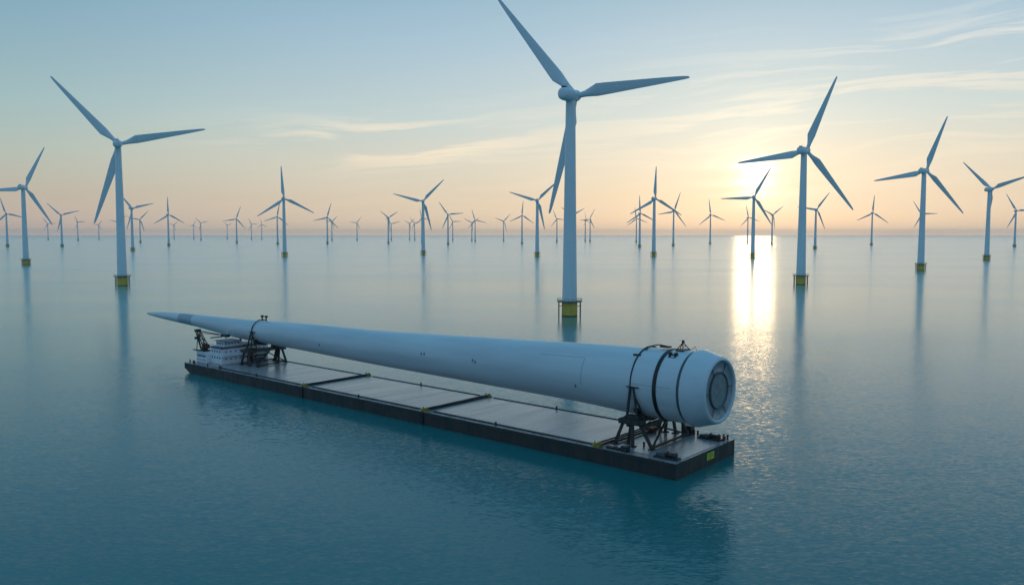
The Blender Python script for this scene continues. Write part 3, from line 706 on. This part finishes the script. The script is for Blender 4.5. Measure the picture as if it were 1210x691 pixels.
# ------------------------------------------------------------------ cradles
def cradle(label, yc, xn, xf, zs, R, cx, czz, leg_n, leg_f, top_pieces, hold_top):
    root = place('transport_cradle', label=label, cat='cradle')
    z0 = DZ + .055
    for x, legs, s in ((xn, leg_n, -1), (xf, leg_f, 1)):
        bm = BM()
        box(bm, x - 1.15, x + 1.15, yc - 1.9, yc + 1.9, zs - .55, zs + .25, bevel=.08)
        box(bm, x - .9 - s * .6, x + .9 - s * .6, yc - 1.3, yc + 1.3, zs + .25, zs + .62, bevel=.06)
        box(bm, x - 1.3, x - 1.15, yc - .5, yc + .5, zs - .3, zs + .1)
        obj('saddle', bm, M['steel'], root)
        for (fx, fy, tx, ty) in legs:
            bm = BM(); beam(bm, (fx, fy, z0 + .1), (x + tx, yc + ty, zs - .5), .42, .42); box(bm, fx - .5, fx + .5, fy - .5, fy + .5, z0, z0 + .14, bevel=.03)
            obj('leg', bm, M['steel'], root)
    # curved cross bearer under the blade
    bm = BM(); st = []; nn = 20; th0, th1 = R_(218), R_(322)
    for i in range(nn + 1):
        a = th0 + (th1 - th0) * i / nn; q = []
        for dy_, dr in ((-.5, .06), (.5, .06), (.5, .62), (-.5, .62)):
            q.append(bm.verts.new((cx + (R + dr) * math.cos(a), yc + dy_, czz + (R + dr) * math.sin(a))))
        st.append(q)
    for a, b in zip(st, st[1:]):
        for k in range(4): bm.faces.new((a[k], a[(k + 1) % 4], b[(k + 1) % 4], b[k]))
    bm.faces.new(st[0][::-1]); bm.faces.new(st[-1])
    obj('bearer', bm, M['black'], root)
    bm = BM()
    zb = min(czz - R - .75, zs - .2)
    beam(bm, (xn + .6, yc - 1.2, zb), (xf - .6, yc - 1.2, zb), .5, .5); beam(bm, (xn + .6, yc + 1.2, zb), (xf - .6, yc + 1.2, zb), .5, .5)
    obj('cross_beam', bm, M['steel'], root)
    fn, ff = leg_n, leg_f
    bm = BM()
    beam(bm, (fn[-1][0], fn[-1][1], z0 + .3), (ff[-1][0], ff[-1][1], z0 + .3), .3, .34); obj('base_beam', bm, M['steel'], root)
    bm = BM()
    beam(bm, (fn[0][0], fn[0][1], z0 + .3), (ff[0][0], ff[0][1], z0 + .3), .3, .34); obj('base_beam', bm, M['steel'], root)
    for a, b in (((fn[-1][0], fn[-1][1], z0 + .2), (xf - 3.2, yc - 1.2, zb)), ((ff[-1][0], ff[-1][1], z0 + .2), (xn + 3.6, yc - 1.2, zb))):
        bm = BM(); beam(bm, a, b, .28, .28); obj('brace', bm, M['steel'], root)
    # upright posts with strap over the blade
    for s, x in ((-1, xn), (1, xf)):
        bm = BM(); xo = cx + s * (R + .28)
        beam(bm, (x, yc + 1.0, zs), (xo, yc + .45, hold_top), .30, .34); beam(bm, (x, yc - 1.0, zs), (xo, yc - .1, hold_top), .26, .26)
        beam(bm, (x - s * 1.7, yc - 1.2, zs + .3), (xo, yc - .2, hold_top - 1.2), .22, .22)
        obj('post', bm, M['steel'], root)
        bm = BM(); box(bm, xo - .35, xo + .35, yc - 1.1, yc + 1.1, hold_top, hold_top + .14, bevel=.03); obj('post_cap', bm, M['steel'], root)
    bm = BM(); a0 = math.asin(max(-1, min(1, (hold_top - czz) / R))); n2 = 40
    pts = [(cx + (R + .14) * math.cos(a0 + (PI - 2 * a0) * i / n2), yc + .6, czz + (R + .14) * math.sin(a0 + (PI - 2 * a0) * i / n2)) for i in range(n2 + 1)]
    tube(bm, pts, .13, 8); obj('strap', bm, M['black'], root, True)
    top_pieces(root)
    return root
def near_top(root):
    zt_ = 11.95 + 5.62
    bm = BM(); tube(bm, [(8.3, 10.8, zt_ - .7), (8.9, 10.2, zt_ + .4), (9.6, 8.8, zt_ + .75), (10.0, 7.4, zt_ + .55)], .1, 8)
    box(bm, 9.5, 10.5, 6.9, 8.6, zt_ + .35, zt_ + .6, bevel=.05); box(bm, 7.0, 8.4, 10.6, 12.0, zt_ - 1.05, zt_ - .75, bevel=.05)
    obj('strap_tensioner', bm, M['steel'], root)
near = cradle('near black steel cradle under the thick root end of the blade', 10.4, 4.4, 16.4, 6.7, 5.62, 10.40, 11.97,
    [(3.8, 13.2, -.4, 1.4), (5.3, 11.6, .5, .4), (4.0, 10.0, -.2, -.2), (4.4, 6.7, .1, -1.4)],
    [(17.4, 13.2, .4, 1.4), (15.9, 11.0, -.3, .4), (16.3, 9.3, .2, -.3), (16.3, 6.9, 0, -1.4)], near_top, 11.9)
def far_top(root):
    bm = BM()
    for y in (126.2, 128.0):
        lathe(bm, [(.2, 13.3), (.16, 13.5), (.16, 14.5), (.42, 14.7), (.42, 15.1)], 10)
        bmesh.ops.translate(bm, verts=LAST, vec=(12.5, y, 0))
    obj('strap_clamp', bm, M['steel'], root, True)
far = cradle('far black steel cradle beside the white deckhouse, under the slim part of the blade', 127.8, 8.2, 17.0, 6.4, 2.90, 12.55, 10.9,
    [(7.6, 130.4, -.4, 1.4), (8.8, 129.0, .3, .4), (7.8, 126.6, -.2, -.3), (8.2, 123.6, .1, -1.4)],
    [(17.6, 130.8, .3, 1.4), (17.0, 129.2, .1, .4), (16.6, 127.3, 0, -.3), (17.6, 125.2, .2, -1.4)], far_top, 11.0)

# ------------------------------------------------------------------ loose deck gear
def winch(label, x, y):
    root = place('mooring_winch', label=label, cat='winch')
    z0 = DZ + .055
    bm = BM(); box(bm, x - .75, x + .75, y - 2.0, y + 2.0, z0, z0 + .22, bevel=.04); obj('bed', bm, M['steel'], root)
    bm = BM()
    prof = [(.18, y - 1.6), (.5, y - 1.55), (.5, y - 1.45), (.32, y - 1.4), (.32, y - .2), (.5, y - .15), (.5, y - .05)]
    lathe(bm, prof, 16, axis='Y', center=lambda h: (x, z0 + .55)); obj('drum', bm, M['steel'], root, True)
    bm = BM(); box(bm, x - .55, x + .5, y + .1, y + 1.1, z0 + .2, z0 + .72, bevel=.08); box(bm, x - .3, x + .4, y + 1.15, y + 1.85, z0 + .2, z0 + .55, bevel=.06)
    obj('gearbox', bm, M['hose'], root)
    bm = BM(); tube(bm, [(x + .5, y - .8, z0 + .4), (x + .9, y - .2, z0 + .1), (x + .9, y + 1.2, z0 + .08), (x + .4, y + 1.9, z0 + .1)], .06, 6); obj('hose', bm, M['vent'], root, True)
winch('low dark mooring winch on the near corner of the barge, in front of the cradle', 1.9, 2.6)
winch('low dark mooring winch on the far side of the deck under the blade root', 16.5, 3.0)
def crate(label, x, y, sx, sy, sz, m_):
    root = place('equipment_box', label=label, cat='box'); z0 = DZ + .055
    if x < 1.75: z0 = DZ
    bm = BM(); box(bm, x - sx, x + sx, y - sy, y + sy, z0, z0 + sz, bevel=.04); obj('body', bm, M[m_], root)
    bm = BM(); box(bm, x - sx - .04, x + sx + .04, y - sy - .04, y + sy + .04, z0 + sz + .003, z0 + sz + .08, bevel=.02); obj('lid', bm, M['rail'], root)
    bm = BM()
    for s in (-1, 1): box(bm, x - sx - .06, x - sx - .003, y + s * sy * .5 - .08, y + s * sy * .5 + .08, z0 + sz * .45, z0 + sz * .7)
    obj('handle', bm, M['grey'], root)
crate('square dark equipment box at the deck edge left of the near cradle foot', .95, 9.4, .45, .6, .75, 'rail')
crate('flat dark hatch box on the deck edge next to the yellow coupling', 1.0, 11.6, .35, 1.2, .28, 'rail')
crate('dark motor box standing at the far foot of the near cradle', 17.5, 7.6, .7, .9, 1.35, 'steel')
# gear between the near cradle legs
gear = place('hydraulic_unit', label='cluttered hydraulic unit with yellow and red fittings between the near cradle legs', cat='hydraulic unit')
z0 = DZ + .055
bm = BM(); box(bm, 13.6, 15.0, 12.1, 13.7, z0, z0 + .8, bevel=.05); obj('tank', bm, M['rust'], gear)
bm = BM(); box(bm, 12.0, 13.2, 12.4, 13.2, z0, z0 + .5, bevel=.05); obj('pump', bm, M['steel'], gear)
bm = BM(); tube(bm, [(13.1, 12.8, z0 + .4), (13.5, 12.5, z0 + 1.3), (14.6, 12.4, z0 + 1.5), (15.2, 11.6, z0 + .3)], .08, 8); tube(bm, [(14.4, 13.2, z0 + .8), (14.4, 13.2, z0 + 1.9)], .07, 6); tube(bm, [(14.0, 13.2, z0 + 1.7), (14.8, 13.2, z0 + 1.7)], .07, 6); obj('pipe', bm, M['gold'], gear, True)
# pipework in front of the deckhouse
pw = place('pipe_rack', label='dark rack of crossed pipes on deck between the far cradle and the white deckhouse', cat='pipe rack')
bm = BM()
for x in (10.5, 13.0, 15.5):
    tube(bm, [(x, 131.4, z0), (x, 131.4, z0 + 1.9)], .09, 6); tube(bm, [(x, 132.2, z0), (x, 132.2, z0 + 1.9)], .09, 6); tube(bm, [(x, 131.4, z0 + 1.9), (x, 132.2, z0 + 1.9)], .09, 6)
for x in (10.5, 13.0):
    tube(bm, [(x, 131.4, z0 + .1), (x + 2.5, 131.4, z0 + 1.9)], .07, 6); tube(bm, [(x, 131.4, z0 + 1.9), (x + 2.5, 131.4, z0 + .1)], .07, 6)
obj('frame', bm, M['steel'], pw)
bm = BM()
for k in range(4): tube(bm, [(10.0, 131.5 + k * .2, z0 + 1.55 + .1 * (k % 2)), (16.0, 131.5 + k * .2, z0 + 1.55 + .1 * (k % 2))], .09, 8)
obj('pipe', bm, M['vent'], pw, True)
bm = BM(); box(bm, 12.6, 15.2, 131.3, 132.3, z0 + .1, z0 + 1.0, bevel=.08); obj('tank', bm, M['hose'], pw)
